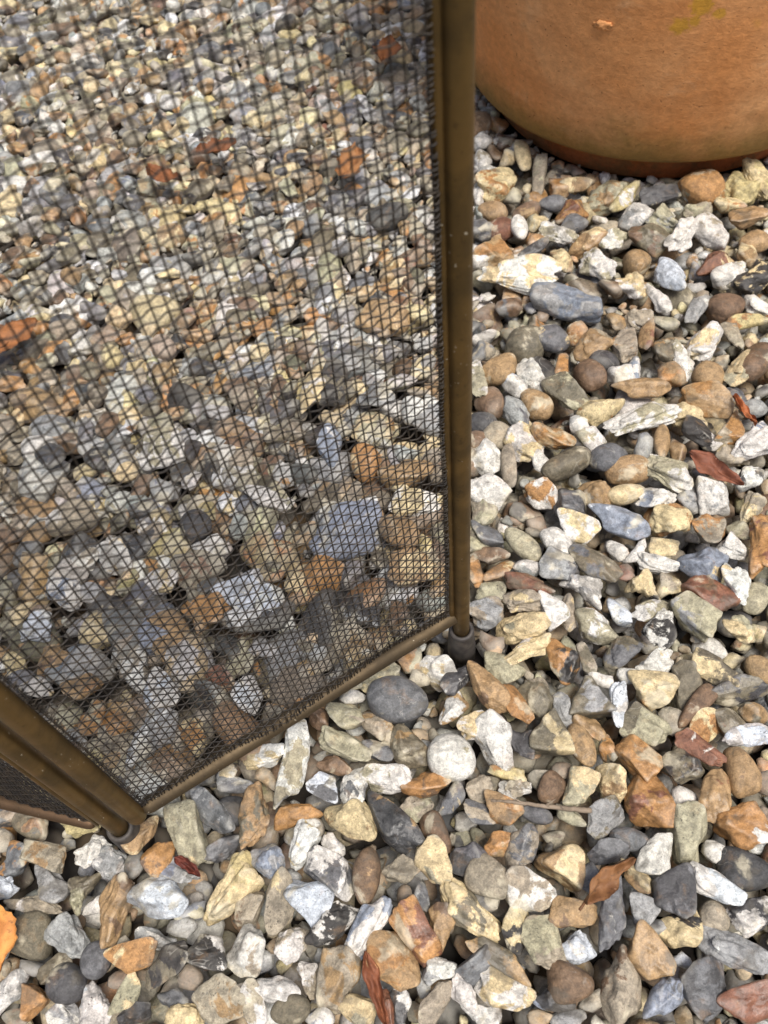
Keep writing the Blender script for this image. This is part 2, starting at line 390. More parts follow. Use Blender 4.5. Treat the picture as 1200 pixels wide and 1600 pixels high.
V, Fc = woven('m', PA + U * 0.004, U, NRM, PW - 0.0085, RAIL_Z + 0.0035, TOPZ - 0.004)
spart('wire_mesh', V, Fc, MAT_WIRE, kind='stuff')
# folded-out wing on the far side of the left post
WA, WB = un(150, 1287, 0.020), un(0, 1252, 0.020)
WU = WB - WA; WU /= np.linalg.norm(WU); WN = np.array([WU[1], -WU[0], 0.0]); WLEN = 0.175
bar('bottom_rail', WA, WA + WU * WLEN, 0.0030, MAT_COPPER, 14)
bar('top_rail', up(WA, TOPZ), up(WA + WU * WLEN, TOPZ), 0.0030, MAT_COPPER, 14)
bar('stile', up(WA - WU * 0.001, 0.020), up(WA - WU * 0.001, TOPZ + 0.004), 0.0012, MAT_BRASS, 14)
bar('stile', up(WA + WU * WLEN, 0.016), up(WA + WU * WLEN, TOPZ + 0.004), 0.0045, MAT_BRASS, 14)
V, Fc = woven('w', WA + WU * 0.000, WU, WN, WLEN - 0.005, 0.0245, TOPZ - 0.004, seed=5)
spart('wire_mesh', V, Fc, MAT_WIRE, kind='stuff')
make_post(WA + WU * (WLEN + 0.009) + np.array([0, 0, 0]))

# ------------------------------------------------------------------ stones
PAL = dict(W=(214, 210, 202), C=(206, 186, 144), Y=(192, 176, 126), P=(202, 208, 216), B=(128, 136, 150), G=(154, 155, 154),
           M=(100, 102, 106), D=(60, 62, 67), K=(36, 37, 41), O=(168, 124, 76), T=(158, 129, 92), N=(112, 88, 68),
           R=(118, 76, 58), L=(108, 101, 84), S=(158, 147, 128), V=(166, 160, 134))
CHALK = set('WCSVPYG')

def ico(sub):
    bm = bmesh.new(); bmesh.ops.create_icosphere(bm, subdivisions=sub, radius=1.0)
    V = np.array([v.co[:] for v in bm.verts]); Fc = np.array([[v.index for v in f.verts] for f in bm.faces]); bm.free()
    return V / np.linalg.norm(V, axis=1)[:, None], Fc
ICO = {k: ico(k) for k in (1, 2, 3, 5)}

def shape(kind, seed, D):
    """star-shaped stone surface for unit directions D; f faceted, k knobbly, r rounded, w wedge, b block"""
    r = np.random.default_rng(seed * 7 + sum(map(ord, kind)))
    nf, p = dict(f=(11, 13), w=(6, 12), b=(7, 14), k=(12, 7), r=(16, 4))[kind]
    N = r.normal(size=(nf, 3)); N /= np.linalg.norm(N, axis=1)[:, None]
    if kind == 'w': N[:3] = [[np.cos(a), np.sin(a), r.uniform(-.25, .25)] for a in (0.4, 2.5, 4.6)]; N[3] = [0, .1, 1]; N[4] = [.1, 0, -1]
    if kind == 'b': N[:6] = np.concatenate([np.eye(3), -np.eye(3)]) + r.normal(0, .16, (6, 3))
    N /= np.linalg.norm(N, axis=1)[:, None]
    N = np.concatenate([N, np.eye(3), -np.eye(3)]); h = np.concatenate([r.uniform(.52, .95, nf), np.full(6, 1.05)])
    if kind == 'b': h[:6] = r.uniform(.8, .95, 6)
    if kind == 'w': h[:5] = r.uniform(.5, .68, 5)
    if kind == 'r': h = np.concatenate([r.uniform(.86, 1.05, nf), np.full(6, 1.0)])
    X = D.copy()
    if kind != 'r':                                   # warp directions so that edges run crooked
        for _ in range(3):
            k = r.normal(size=3) * 2.2; X = X + 0.07 * np.sin(D @ k + r.uniform(0, 6))[:, None] * r.normal(size=3)
        X /= np.linalg.norm(X, axis=1)[:, None]
    g = np.clip(X @ N.T, 0, None) / h
    rad = (g ** p).sum(1) ** (-1.0 / p)
    amp = dict(f=.055, k=.13, r=.02, w=.045, b=.045)[kind]
    for f0, a in ((2.2, 1.0), (4.5, .5), (9, .26), (17, .14), (30, .07)):
        for _ in range(3):
            k = r.normal(size=3) * f0; rad = rad * (1 + amp * a * .6 * np.sin(D @ k + r.uniform(0, 6)))
    if kind in 'fkb':                                  # conchoidal scoops
        for _ in range(3 if kind == 'f' else 2):
            c = r.normal(size=3); c /= np.linalg.norm(c); q = np.clip((D @ c - .72) / .28, 0, 1)
            rad = rad * (1 - r.uniform(.10, .24) * q * q * (3 - 2 * q))
    P = D * rad[:, None]
    if kind == 'k':                                    # waist and bend of nodules
        P[:, 1:] *= (1 - r.uniform(.04, .24) * np.exp(-((P[:, 0] - r.uniform(-.2, .2)) / .38) ** 2))[:, None]
        P[:, 1] += r.uniform(-.2, .2) * (P[:, 0] ** 2 - .3)
    P[:, 1] *= 1 + r.uniform(-.25, .25) * P[:, 0]      # one end blunter
    lo, hi = P.min(0), P.max(0)
    return (P - (lo + hi) / 2) / ((hi - lo) / 2)

NVAR = dict(f=14, k=10, r=5, w=5, b=5)
SH = {}
for kd, nvar in NVAR.items():
    for s in range(nvar):
        e = {}
        for sub in (1, 2, 3): e[sub] = shape(kd, s, ICO[sub][0])
        SH[(kd, s)] = e
HI = {}
def hires(key):
    if key not in HI:
        HI[key] = mesh_from('stone', shape(key[0], key[1], ICO[5][0]), ICO[5][1]); HI[key].materials.append(MAT_STONE)
    return HI[key]

CELL = 0.00125
HX = int((STONE_X[1] - STONE_X[0]) / CELL); HY = int((STONE_Y[1] - STONE_Y[0]) / CELL)
HM = np.full((HX, HY), FLOOR)
cx = STONE_X[0] + (np.arange(HX) + .5) * CELL; cy = STONE_Y[0] + (np.arange(HY) + .5) * CELL
POTMASK = (cx[:, None] - POT[0]) ** 2 + (cy[None] - POT[1]) ** 2 < (FOOT_R + 0.002) ** 2
HM[POTMASK] = 0.5
for p in (POST_L, POST_R):
    HM[(cx[:, None] - p[0]) ** 2 + (cy[None] - p[1]) ** 2 < 0.0095 ** 2] = 0.25

def rot(yaw, pitch, roll):
    cz, sz, cy_, sy, cx_, sx = math.cos(yaw), math.sin(yaw), math.cos(pitch), math.sin(pitch), math.cos(roll), math.sin(roll)
    return np.array([[cz, -sz, 0], [sz, cz, 0], [0, 0, 1.]]) @ np.array([[cy_, 0, sy], [0, 1, 0], [-sy, 0, cy_]]) @ np.array([[1, 0, 0], [0, cx_, -sx], [0, sx, cx_]])

def envelope(Vr):
    ij = np.floor(Vr[:, :2] / CELL).astype(int); mn = ij.min(0); ij -= mn; sx, sy = ij.max(0) + 1
    f = ij[:, 0] * sy + ij[:, 1]; o = np.argsort(f, kind='stable'); fs = f[o]; zs = Vr[o, 2]
    st = np.flatnonzero(np.r_[True, fs[1:] != fs[:-1]])
    idx = fs[st]; return mn, (sx, sy), idx // sy, idx % sy, np.minimum.reduceat(zs, st), np.maximum.reduceat(zs, st)

def rest(env, x, y, q):
    mn, sz, a, b, lo, hi = env
    i = int((x - STONE_X[0]) / CELL) + mn[0] + a; j = int((y - STONE_Y[0]) / CELL) + mn[1] + b
    if i.min() < 0 or j.min() < 0 or i.max() >= HX or j.max() >= HY: return None
    g = HM[i, j] - lo
    return (g.max() if q is None else np.partition(g, int(q * (len(g) - 1)))[int(q * (len(g) - 1))]), i, j

STONES = []     # (key, center, R, halfsize, c1, c2, prm, px_area, label)
def commit(key, pos, Rm, hs, c1, c2, prm, env, i, j, area, label=None):
    np.maximum.at(HM, (i, j), pos[2] + env[5]); STONES.append((key, pos, Rm, hs, c1, c2, prm, area, label))

def jit(c, a=0.10):
    c = lin(c) * .92 + lin((160, 146, 122)) * .08; c = c * (1 + rng.normal(0, a)); c = c * (1 + rng.normal(0, a * .16, 3)); return np.clip(c, .012, .68)

RAND_PAIRS = 'WC WS WG WV CW CS CT CO SW SL ST SN GW GM GS MW MG MS MD DM DS KL LV LM LS LT LO TN TC TO TL OT OL NT NS VC VL VO GB WO YC NR'.split()
def rand_col():
    p = RAND_PAIRS[rng.integers(len(RAND_PAIRS))]; return p
def params(pair, kind):
    chalk = pair[0] in CHALK
    mixv = rng.uniform(.46, .64); speck = rng.uniform(.3, .9) if chalk and kind != 'r' else rng.uniform(0, .2)
    gloss = rng.uniform(0, .35) if chalk else rng.uniform(.35, 1.0)
    if kind == 'r': gloss *= .5; mixv = rng.uniform(.58, .75)
    return np.array([mixv, speck, gloss])

def drop(x, y, L, pool='ffffkkkrrwb', lim=0.014, tries=5, spread=0.006, q=0.985, view=True):
    kd = pool[rng.integers(len(pool))]; key = (kd, int(rng.integers(NVAR[kd])))
    ar = rng.uniform(.62, .9); th = rng.uniform(.5, .8) if kd != 'r' else rng.uniform(.6, .9)
    hs = np.array([L, L * ar, L * max(th * ar, .42)]) / 2
    best = None
    for _ in range(2 if view else 1):
        Rm = rot(rng.uniform(0, 6.28), rng.normal(0, .28), rng.normal(0, .4))
        Vr = (SH[key][2] * hs) @ Rm.T; env = envelope(Vr)
        for _ in range(tries):
            xx, yy = x + rng.normal(0, spread), y + rng.normal(0, spread)
            g = rest(env, xx, yy, None)
            if g is None: continue
            t = g[0] + env[5].max()
            if best is None or t < best[0]: best = (t, g, Rm, env, xx, yy)
    if best is None or best[0] > lim: return False
    t, g, Rm, env, xx, yy = best
    pair = rand_col()
    commit(key, np.array([xx, yy, g[0] - 0.0006]), Rm, hs, jit(PAL[pair[0]], .16), jit(PAL[pair[1]], .16), params(pair, kd), env, g[1], g[2], 0)
    return True

def grid_points(sp):
    X, Y = np.meshgrid(np.arange(STONE_X[0] + .02, STONE_X[1] - .02, sp), np.arange(STONE_Y[0] + .02, STONE_Y[1] - .02, sp))
    P = np.stack([X.ravel(), Y.ravel()], 1); P += rng.uniform(-.45, .45, P.shape) * sp; rng.shuffle(P); return P
def in_view(P, m=130):
    q = proj(np.c_[P, np.zeros(len(P))]); return (q[:, 2] > .05) & (q[:, 0] > -m) & (q[:, 0] < 1200 + m) & (q[:, 1] > -m) & (q[:, 1] < 1600 + m)

def outside_mesh(x, y):
    q = proj(np.array([x, y, 0.0]))[0]
    return q[0] > 735 or q[1] > 1268 - (q[0] - 211) * .622
# lower layer
P = grid_points(0.0165)
for (x, y), v in zip(P, in_view(P)):
    drop(x, y, rng.uniform(.015, .024), lim=(-.009 if outside_mesh(x, y) else -.006) if v else .002, tries=3 if v else 2, view=v)
P = grid_points(0.011)
for x, y in P[in_view(P)]: drop(x, y, rng.uniform(.009, .013), lim=-.011, tries=4)
N_LOWER = len(STONES)

# the stones one can tell apart: photo x y, length and width in photo pixels, slant, colours, form | label
CAT = """
70 1338 72 40 8 ST b | tan-grey brick-shaped stone beside the screen's left post
6 1315 36 38 0 SN f
28 1348 64 42 -60 MO f
78 1383 68 50 10 GB f | smooth pale grey faceted flint below a tan brick-shaped stone
2 1385 34 56 90 PW k
55 1414 94 30 15 SW k | long speckled stone under a smooth pale grey faceted flint
127 1393 70 42 100 LV k
145 1330 62 46 -30 WB k
172 1350 58 50 20 WG k
208 1348 42 36 -30 DM f
178 1424 118 50 -65 TN k | long waisted tan-brown stone with a narrow foot
245 1408 92 76 -30 PW f | jagged pale blue and white flint next to a long tan-brown stone
148 1415 46 30 -55 WS f
42 1462 74 70 0 LT r
107 1467 76 62 50 GW k | pitted grey nodule with a small hole in it
148 1500 50 54 60 MB r
85 1510 62 36 -25 LT f
48 1512 30 40 90 MG f
105 1538 62 58 -30 DM r | smooth round dark grey pebble below a pitted grey nodule
56 1562 60 36 95 OS w
15 1550 52 60 80 GW f
95 1588 52 42 -20 WG b
148 1572 82 56 100 WP k
200 1557 78 30 -65 VC f
211 1496 84 44 -20 CO f | amber-cream lump of flint among grey stones
262 1510 94 46 -48 KL f
243 1467 66 32 10 GW b
283 1448 46 32 0 GM f
185 1475 32 32 0 SN k
290 1422 28 52 90 BV f
207 1583 50 36 0 DK f
270 1560 50 32 10 MD f
288 1592 62 46 -20 CO k
190 1530 46 28 0 NT r
22 1592 42 28 0 NL f
297 1527 38 38 0 NT r
363 1392 128 62 -58 CY k | large bent cream-yellow flint nodule with dark specks
388 1418 62 38 -70 SN b
422 1350 66 50 60 BG f
438 1412 100 52 -65 SC f
483 1402 86 70 45 PW w | white and pale blue three-cornered flint
516 1360 96 54 40 MW b
573 1370 88 42 95 NT r | smooth brown egg-long pebble beside a white-rimmed grey flint
518 1442 98 54 -35 WK k | white knobbly flint with black patches
575 1452 116 46 -60 BW k | blue-grey spindle-shaped flint with white streaks
390 1485 86 66 110 WS f
456 1477 64 50 100 SW k
434 1548 74 52 35 WG f
528 1530 102 68 95 TS b | big tan block of stone with a worn flat top
483 1530 62 32 80 SW k
330 1490 66 56 10 KW f
345 1565 86 66 -20 ST f
395 1570 76 50 65 WS f
455 1578 62 46 -20 LN r
563 1577 60 48 30 CV b
500 1590 46 36 0 WB f
347 1327 60 36 -10 MD f
398 1275 106 48 105 TL k | tan hollowed flint with a dark olive scoop
472 1318 82 44 115 WC k
520 1322 48 34 50 WP k
292 1304 100 64 78 VC f | olive and cream flint chunk below the screen's bottom rail
332 1268 92 46 60 MG f
224 1307 72 38 100 CT f
247 1340 66 42 110 ON f
278 1364 60 42 20 BG f
358 1268 50 50 0 DM r
368 1223 60 28 -8 MG f
352 1207 40 28 -45 WC k
412 1180 70 40 -10 WC k
418 1214 42 24 35 TO f
459 1192 145 46 102 WV k | long white flint nodule reaching out from under the bottom rail
464 1272 78 32 -15 OT f
508 1228 54 38 30 PM f
554 1232 62 46 75 WM k
552 1282 88 64 50 CT f
612 1283 116 54 58 TD f
605 1215 80 42 8 WV k
540 1168 90 40 30 VW k
540 1118 60 50 0 VS f
621 1094 96 70 15 MG r | large smooth blue-grey pebble below the bottom rail
590 1133 62 36 35 TS f
638 1165 72 54 70 LT f | olive-brown flint with a white vein next to a white egg-shaped pebble
706 1185 80 70 40 WV r | smooth white egg-shaped pebble
668 1225 74 46 15 ON f | orange-brown lump touching a white egg-shaped pebble
650 1262 56 40 0 SV f
594 1057 66 36 -30 CV b
638 1030 42 36 0 VO f
685 1045 54 48 60 WC f
655 1055 38 30 0 SW k
713 1060 58 38 -65 DW f
705 1105 56 36 -40 TW f
550 1085 42 32 0 WS k
493 1118 42 42 0 NL f
525 1196 56 32 25 NL f
593 1172 48 40 60 MS f
683 1302 70 38 60 NT r
708 1250 62 28 -55 MC f
752 1230 56 42 -65 SL f
485 1292 42 34 0 SW k
820 1015 86 34 -22 CW k | cream shell-like flint beside the right post's foot
880 1034 68 54 90 OK f | stone half black and half ochre
917 1025 50 26 80 SL f
782 1044 70 42 25 VC f
762 1076 96 42 60 TN f | long brown flint leaning near the right post's foot
807 1101 70 34 65 OM f
840 1088 66 48 50 LS f
880 1108 62 32 65 GB k
922 1085 76 64 0 LG w | flat olive-grey flint plate with a small white chip on it
938 1060 44 20 25 WS f
967 1101 72 30 95 PW k
741 1132 50 38 -40 CW f
778 1160 92 64 40 WS f | big white speckled stone above a bright ochre sliver
794 1205 64 22 10 OY b
860 1156 74 66 60 LC w
908 1166 74 38 65 TS r
922 1135 54 38 60 TO f
950 1165 46 30 90 LO f
958 1223 70 48 75 CT f
997 1185 78 50 35 OT b | smooth ochre stone resting against a round amber flint
1015 1247 90 78 90 OR f | big round amber-orange flint with a yellow rim
863 1230 50 44 -60 NS r
908 1235 64 48 -75 VC f
845 1215 42 32 0 SL f
805 1234 52 36 -10 WS k
782 1267 68 40 25 TO f
838 1272 52 26 10 MD r
943 1278 64 50 -30 GL f
750 1272 56 34 20 MS f
815 1163 42 44 0 DM f
880 1200 36 26 0 ND r
895 1273 56 28 10 VL f
767 1005 42 30 20 ON f
1024 1038 70 38 -25 WC k
982 1050 36 32 0 WC k
971 1018 62 42 -40 LM f
1018 1082 80 50 10 CO f
1073 1074 82 46 65 LN f
1087 1105 84 32 -50 NT r
1118 1047 80 42 20 CL f
1150 1080 88 40 -20 LD f
1188 1046 54 36 35 TO r
1010 1137 84 56 20 VL f
1050 1126 48 36 20 SL f
1102 1132 58 50 -50 CO f
1143 1130 54 40 60 LN f
1182 1112 48 34 -10 TL f
1095 1174 94 34 32 RW f | brown and white mottled long flint
1065 1200 68 52 15 LK f
1157 1205 80 48 70 TN r | smooth tan tapered stone beside a mottled brown and white flint
1168 1150 78 36 -15 PW k
1115 1246 84 52 -75 TR f
1073 1248 42 40 0 WP r
1076 1303 96 58 85 VL b | olive-green slab-like flint above a white chalky stone
1160 1290 98 70 30 OW f | orange and cream angular stone above a charcoal pebble
1196 1222 38 36 0 NT r
1165 1362 88 66 5 DK r | smooth dark charcoal oval pebble
1120 1332 46 36 20 WO f
1021 1334 68 52 100 WG f | white many-sided stone next to a curled brown leaf
950 1330 66 42 0 DM f
983 1311 60 36 0 MD r
992 1370 62 38 30 TC f
957 1430 124 42 98 MW k | long upright grey and white speckled nodule
1004 1422 52 46 20 GW f
1050 1392 86 62 80 DM f
1115 1386 100 44 32 WP k | long white chalky stone touching a charcoal oval pebble
1171 1431 66 62 -20 WD k
1117 1433 52 46 30 ST r
1063 1455 76 62 -20 KC f
1008 1490 98 54 55 TL f
1150 1487 132 54 15 GW k | big grey nodule with a rough pale skin
966 1541 114 72 65 SN f | large glassy pinkish-brown flint
1098 1546 102 70 75 MD f | large dark grey flint with blue-grey edge
1038 1563 82 50 -70 BM f
1065 1502 38 30 0 WP k
1168 1568 96 64 -20 RO f
891 1537 74 64 10 NR r | round reddish-brown pebble beside a large glassy pinkish flint
925 1565 48 28 -30 SM f
914 1371 52 48 0 ML f
895 1430 74 54 20 TN f
902 1480 58 52 0 PW k
1025 1450 50 28 0 DM f
628 1360 60 44 0 SL f
680 1351 78 54 60 CV f
730 1345 64 58 0 MD f
764 1372 74 62 20 SN r | round brown-grey pebble between grey flints
780 1320 46 38 0 OT f
817 1330 74 60 70 MS f
878 1346 76 64 20 TC w
828 1394 84 72 10 WS f
735 1423 120 58 35 LC k | long olive-gold flint lying slantwise
805 1451 78 46 -70 CK f
848 1477 96 62 70 SV f
652 1456 100 52 60 OR b | orange-red glassy stone next to a golden tan lump
691 1448 72 46 70 TN f
615 1502 94 78 80 OT f | golden tan rounded lump of stone
632 1400 42 24 90 NT r
657 1400 54 22 80 MG f
690 1515 62 50 0 WG k
745 1511 72 46 -30 MD f
782 1498 118 32 32 TL f
790 1550 98 58 20 WC f
680 1567 98 38 -58 SV f
722 1552 72 36 60 WM k
752 1586 62 44 0 WC f
868 1563 66 42 25 DB f
659 1538 52 26 70 SG k
627 1574 62 36 70 DW f
845 1592 42 32 0 OT f
603 1577 70 26 75 RN f
888 1592 56 30 0 GM f
760 1408 42 32 0 DB f
759 767 64 46 40 WV f
751 795 54 46 20 VS f
761 831 60 40 15 ML f
847 767 54 38 0 WO f
895 786 56 42 0 DM b
930 767 56 38 10 TS f
899 824 72 38 20 WC f
817 848 68 30 35 VM r
874 850 64 38 50 WV r
878 886 70 46 15 MG f
930 882 82 50 55 LM f
828 881 44 32 -30 WG f
778 890 56 28 -20 OC f
743 890 52 24 80 OT f
765 865 64 26 5 NS f
826 911 82 32 5 RN f
766 920 50 30 0 VB f
763 955 56 48 -40 SG f
820 938 60 40 -20 SC k
863 950 70 42 65 WV w
911 918 78 40 20 GW k
888 952 62 28 90 CS k
820 976 94 46 0 CV k
934 975 66 52 0 VW f
969 952 50 40 20 WP f
966 816 88 54 -5 BP f | blue-toned flint with a chalk-white underside
1046 806 76 60 25 CO k | cream disc of flint with an orange middle
1025 776 68 34 -10 WB k
1106 825 54 50 30 SO f
1115 773 50 48 0 WG b
1098 876 78 52 10 BC f | grey-blue translucent flint leaning on a red-brown one
1110 925 72 58 50 RN f | matt red-brown stone wedged between pale flints
1090 958 84 50 30 VG b
1152 912 66 44 80 WC k
1148 854 50 38 20 WB k
1193 853 96 52 85 OR k | orange-brown cracked stone with a pale rim
1184 930 50 36 -60 VG r
1027 879 66 28 15 WG k
1004 914 52 44 0 CK k
1048 910 44 38 0 SC k
1019 950 58 32 -30 VW f
1032 982 66 50 110 WK k
1040 853 52 30 0 CV f
997 857 48 26 -60 WS k
966 856 46 22 30 WO f
1175 790 52 36 -60 CS k
1160 822 42 28 40 VS f
1158 981 58 38 40 VC k
979 768 58 28 -15 CT r
1077 772 42 38 90 MG f
972 890 42 26 0 RN f
820 533 60 50 15 LV r
861 523 54 42 30 MC r
903 512 36 30 0 OC f
928 531 58 40 -40 TS f
784 571 54 44 -50 TN r
748 590 64 28 85 WV f
801 597 54 32 10 WP f
832 581 62 32 40 WC f
851 573 52 28 35 KD r
880 567 44 24 -70 OL f
884 612 60 48 60 LV f
922 579 46 38 60 NT r
945 556 48 32 -20 DL r
838 623 58 36 35 TV r
769 623 44 38 40 NR r
938 634 62 42 -45 CO f
818 687 66 52 50 WC f | rough cream-white stone beside a honey-coloured flint
867 681 62 42 40 OT f | honey-coloured glassy flint beside a rough cream-white stone
905 655 34 32 0 WG b
925 680 44 38 -20 WV b
778 673 42 36 30 SN r
811 640 58 36 20 GM f
885 722 74 38 -40 LV r
951 708 56 42 -35 MW r
795 723 60 24 80 ST r
758 709 54 44 30 WV f
753 655 46 30 10 DM r
746 681 36 30 -30 ND r
845 715 42 24 60 WP f
982 730 70 34 -10 TC r
755 542 42 32 0 SM f
757 520 38 28 0 WV f
977 531 54 38 80 SO b
1012 519 50 26 100 TR f
1040 535 56 38 80 LT f
1102 531 56 40 -50 WC k
1069 558 64 28 65 WV k
972 580 44 34 20 WG f
993 577 48 22 95 BW k
1002 606 82 36 -8 TS f
1052 578 46 36 40 TO f
1110 580 44 40 50 TS r
1162 569 74 36 -50 CV k
1104 625 84 44 10 TO f
1004 655 114 38 -22 WV k | long white bone-shaped stone
1077 645 52 36 -10 CM k
1098 675 66 40 0 KW f
1146 669 60 38 -70 OS w
1179 690 74 48 -40 WB k | white ring-like flint with a dark hollow
1035 687 56 26 95 TC r
1060 702 46 28 90 TN f
1010 690 36 34 0 BG f
1046 740 84 44 15 VW k
1142 706 44 30 30 SC k
1172 742 48 32 -30 WD f
1186 560 74 46 -60 NT r
1151 612 46 32 60 MC f
1181 630 40 28 0 GW r
1146 520 46 26 60 ST f
778 280 64 46 -40 CO f
800 297 30 30 0 VC f
770 319 48 28 15 TO r
784 346 44 28 -20 RN r
750 348 36 38 60 MD f
812 350 44 26 80 WC r
824 318 44 22 -20 NT r
864 311 40 22 -15 MG r
892 320 54 34 -20 RO f
895 343 44 26 -30 MG r
924 366 56 38 -40 TC f
872 360 52 34 30 WV k
840 339 38 28 0 CV k
836 368 32 28 -40 OC k
776 385 60 52 -60 TO w | orange-tan pyramid-shaped stone behind a big white stone
815 430 138 50 -8 WC k | biggest white chalky stone, knobbly, with small pebbles on its back
890 463 118 56 12 BG f | large pale blue-grey angular flint in front of the biggest white stone
795 472 42 32 0 NM f
934 408 62 38 45 WV k
835 386 56 18 -15 DM f
880 395 44 22 40 CT f
956 366 44 42 -60 WV k
951 296 62 42 -50 TV f
875 283 34 28 0 OT b
842 268 72 24 -70 SV f
817 237 56 24 80 CS r
764 262 40 34 0 WC f
746 295 40 24 90 WV f
750 395 40 34 0 WP f
752 210 36 30 0 WG f
757 240 36 30 20 WS f
795 238 30 26 0 CV f
900 281 48 24 10 TC f
1103 284 64 58 30 OV r | round mustard stone with a dark chip, against the pot's foot
1035 298 74 28 -8 DV f
1158 287 58 46 20 YV k
1188 276 68 34 50 YC k
1140 312 52 28 0 CO f
980 304 64 22 -45 YW k
1090 322 52 34 0 SV k
1040 338 50 40 20 GV k
995 330 50 34 -40 GW f
1168 335 60 32 -20 TS f
1068 366 66 34 -50 WG k
1117 356 64 40 25 WS f
1015 365 58 36 30 LN f
997 400 42 42 0 TO r
1118 402 64 32 -30 RC f
1052 427 66 44 20 PM f
990 440 46 38 40 CW k
1031 461 58 24 65 WC k
1176 430 66 42 -35 KC k
1136 425 54 30 -25 WS k
1147 409 40 22 10 YW f
1136 473 58 44 0 NT r
1090 481 56 28 -70 WG k
1166 495 72 20 -5 YO f
1187 471 50 24 10 WP k
1183 370 44 28 -20 TL r
1170 392 46 28 60 CT f
1000 490 50 40 0 WS k
965 490 38 28 60 TO f
958 440 40 34 0 NS f
1040 500 46 30 0 SV f
540 828 120 70 -12 BG f | large bluish flint seen through the mesh near the right post
572 722 54 46 70 OC r
636 738 76 52 10 TC f
515 700 62 40 80 BW f
226 985 112 74 -30 BG f | large lilac-grey flint seen through the lower mesh
372 925 80 66 30 PW w
432 948 66 58 0 WP f
150 990 58 46 -30 CW r
322 952 74 54 10 OT f
306 822 48 46 0 DM r
650 642 46 40 0 WG r
642 886 80 54 -10 CT f
556 950 80 52 10 DG f
500 900 64 50 20 OT f
90 1035 62 40 -10 NT f
62 1078 50 36 30 WC f
130 1075 64 40 -20 TO f
252 1085 64 54 60 PW f
240 1152 92 64 100 WG f
305 1150 56 40 60 CO f
388 1090 54 46 60 WP f
345 1062 48 40 0 RN f
650 790 74 44 10 WC f
490 612 72 46 80 CW f
600 492 70 50 20 TC f
470 905 50 60 70 CV f
420 780 70 44 30 WV f
180 870 60 46 0 WC f
255 910 60 40 -20 CW f
100 930 60 44 10 WB k
60 985 60 40 -20 PW k
330 860 56 44 10 WS f
590 620 52 40 20 GM f
60 700 56 36 -20 WS r
110 810 80 40 -20 SW r
250 700 76 46 -10 WV f
85 1255 54 40 20 VC f | cream and green-tinged stone tucked under the wing's rail
125 1282 66 44 -15 YV k | pale yellow knobbly stone under the left post
"""
cat = []
for ln in CAT.strip().splitlines():
    a, _, lb = ln.partition('|'); a = a.split()
    cat.append(([float(v) for v in a[:5]], a[5], a[6], lb.strip() or None))
cat.sort(key=lambda c: c[0][2] * c[0][3])
for rank, ((x, y, L, W, ang), pair, kd, lb) in enumerate(cat):
    zt = 0.003; c0 = un(x, y, zt); dep = proj(c0)[0, 2]
    a = math.radians(ang); dl = np.array([math.cos(a), math.sin(a)])
    e1 = un(*(np.array([x, y]) + dl * L * .5), zt) - un(*(np.array([x, y]) - dl * L * .5), zt)
    dw = np.array([-dl[1], dl[0]])
    e2 = un(*(np.array([x, y]) + dw * W * .5), zt) - un(*(np.array([x, y]) - dw * W * .5), zt)
    l1 = min(np.linalg.norm(e1), 1.22 * L * dep / FPX); l2 = min(np.linalg.norm(e2), 1.22 * W * dep / FPX)
    l1 *= 1.04; l2 *= 1.06
    yaw = math.atan2(e1[1], e1[0])
    if rng.random() < .5: yaw += math.pi
    key = (kd, int(rng.integers(NVAR[kd])))
    th = l2 * (rng.uniform(.62, .85) if kd != 'r' else rng.uniform(.72, .9))
    hs = np.array([l1, l2, th]) / 2
    best = None
    for _ in range(3):
        Rm = rot(yaw + rng.normal(0, .06), rng.normal(0, .10), rng.normal(0, .16)); env = envelope((SH[key][2] * hs) @ Rm.T)
        g = rest(env, c0[0], c0[1], .80)
        if g and (best is None or g[0] < best[1][0]): best = (Rm, g, env)
    if best is None: continue
    Rm, g, env = best
    t = env[5].max(); z = min(max(g[0], (.003 + .008 * rank / len(cat) + rng.uniform(-.001, .001) if outside_mesh(c0[0], c0[1]) else .010) - t), 0.0145 - t)
    # keep clear of the screen's bottom rail
    s = (c0 - PA) @ U; dn = abs((c0 - PA) @ NRM)
    if -.02 < s < PW + .01 and dn < l2 * .6 + .004: z = min(z, RAIL_Z - .006 - t)
    pos = np.array([c0[0], c0[1], z])
    commit(key, pos, Rm, hs, jit(PAL[pair[0]], .05), jit(PAL[pair[1]], .05), params(pair, kd), env, g[1], g[2], L * W, lb)
N_CAT = len(STONES)

# fill: stones of every size settle into whatever room is left
for sp, lo, hi, lim, lim_cat, tr in ((.0180, .024, .034, .012, -.001, 6), (.0130, .014, .020, .005, -.001, 6), (.0100, .009, .013, -.003, -.002, 6), (.0080, .005, .008, -.005, -.004, 4)):
    P = grid_points(sp)
    for (x, y), v in zip(P, in_view(P)):
        if not v and sp < .011: continue
        drop(x, y, rng.uniform(lo, hi), lim=(lim_cat if outside_mesh(x, y) else lim) if v else .011, tries=tr if v else 2, view=v)

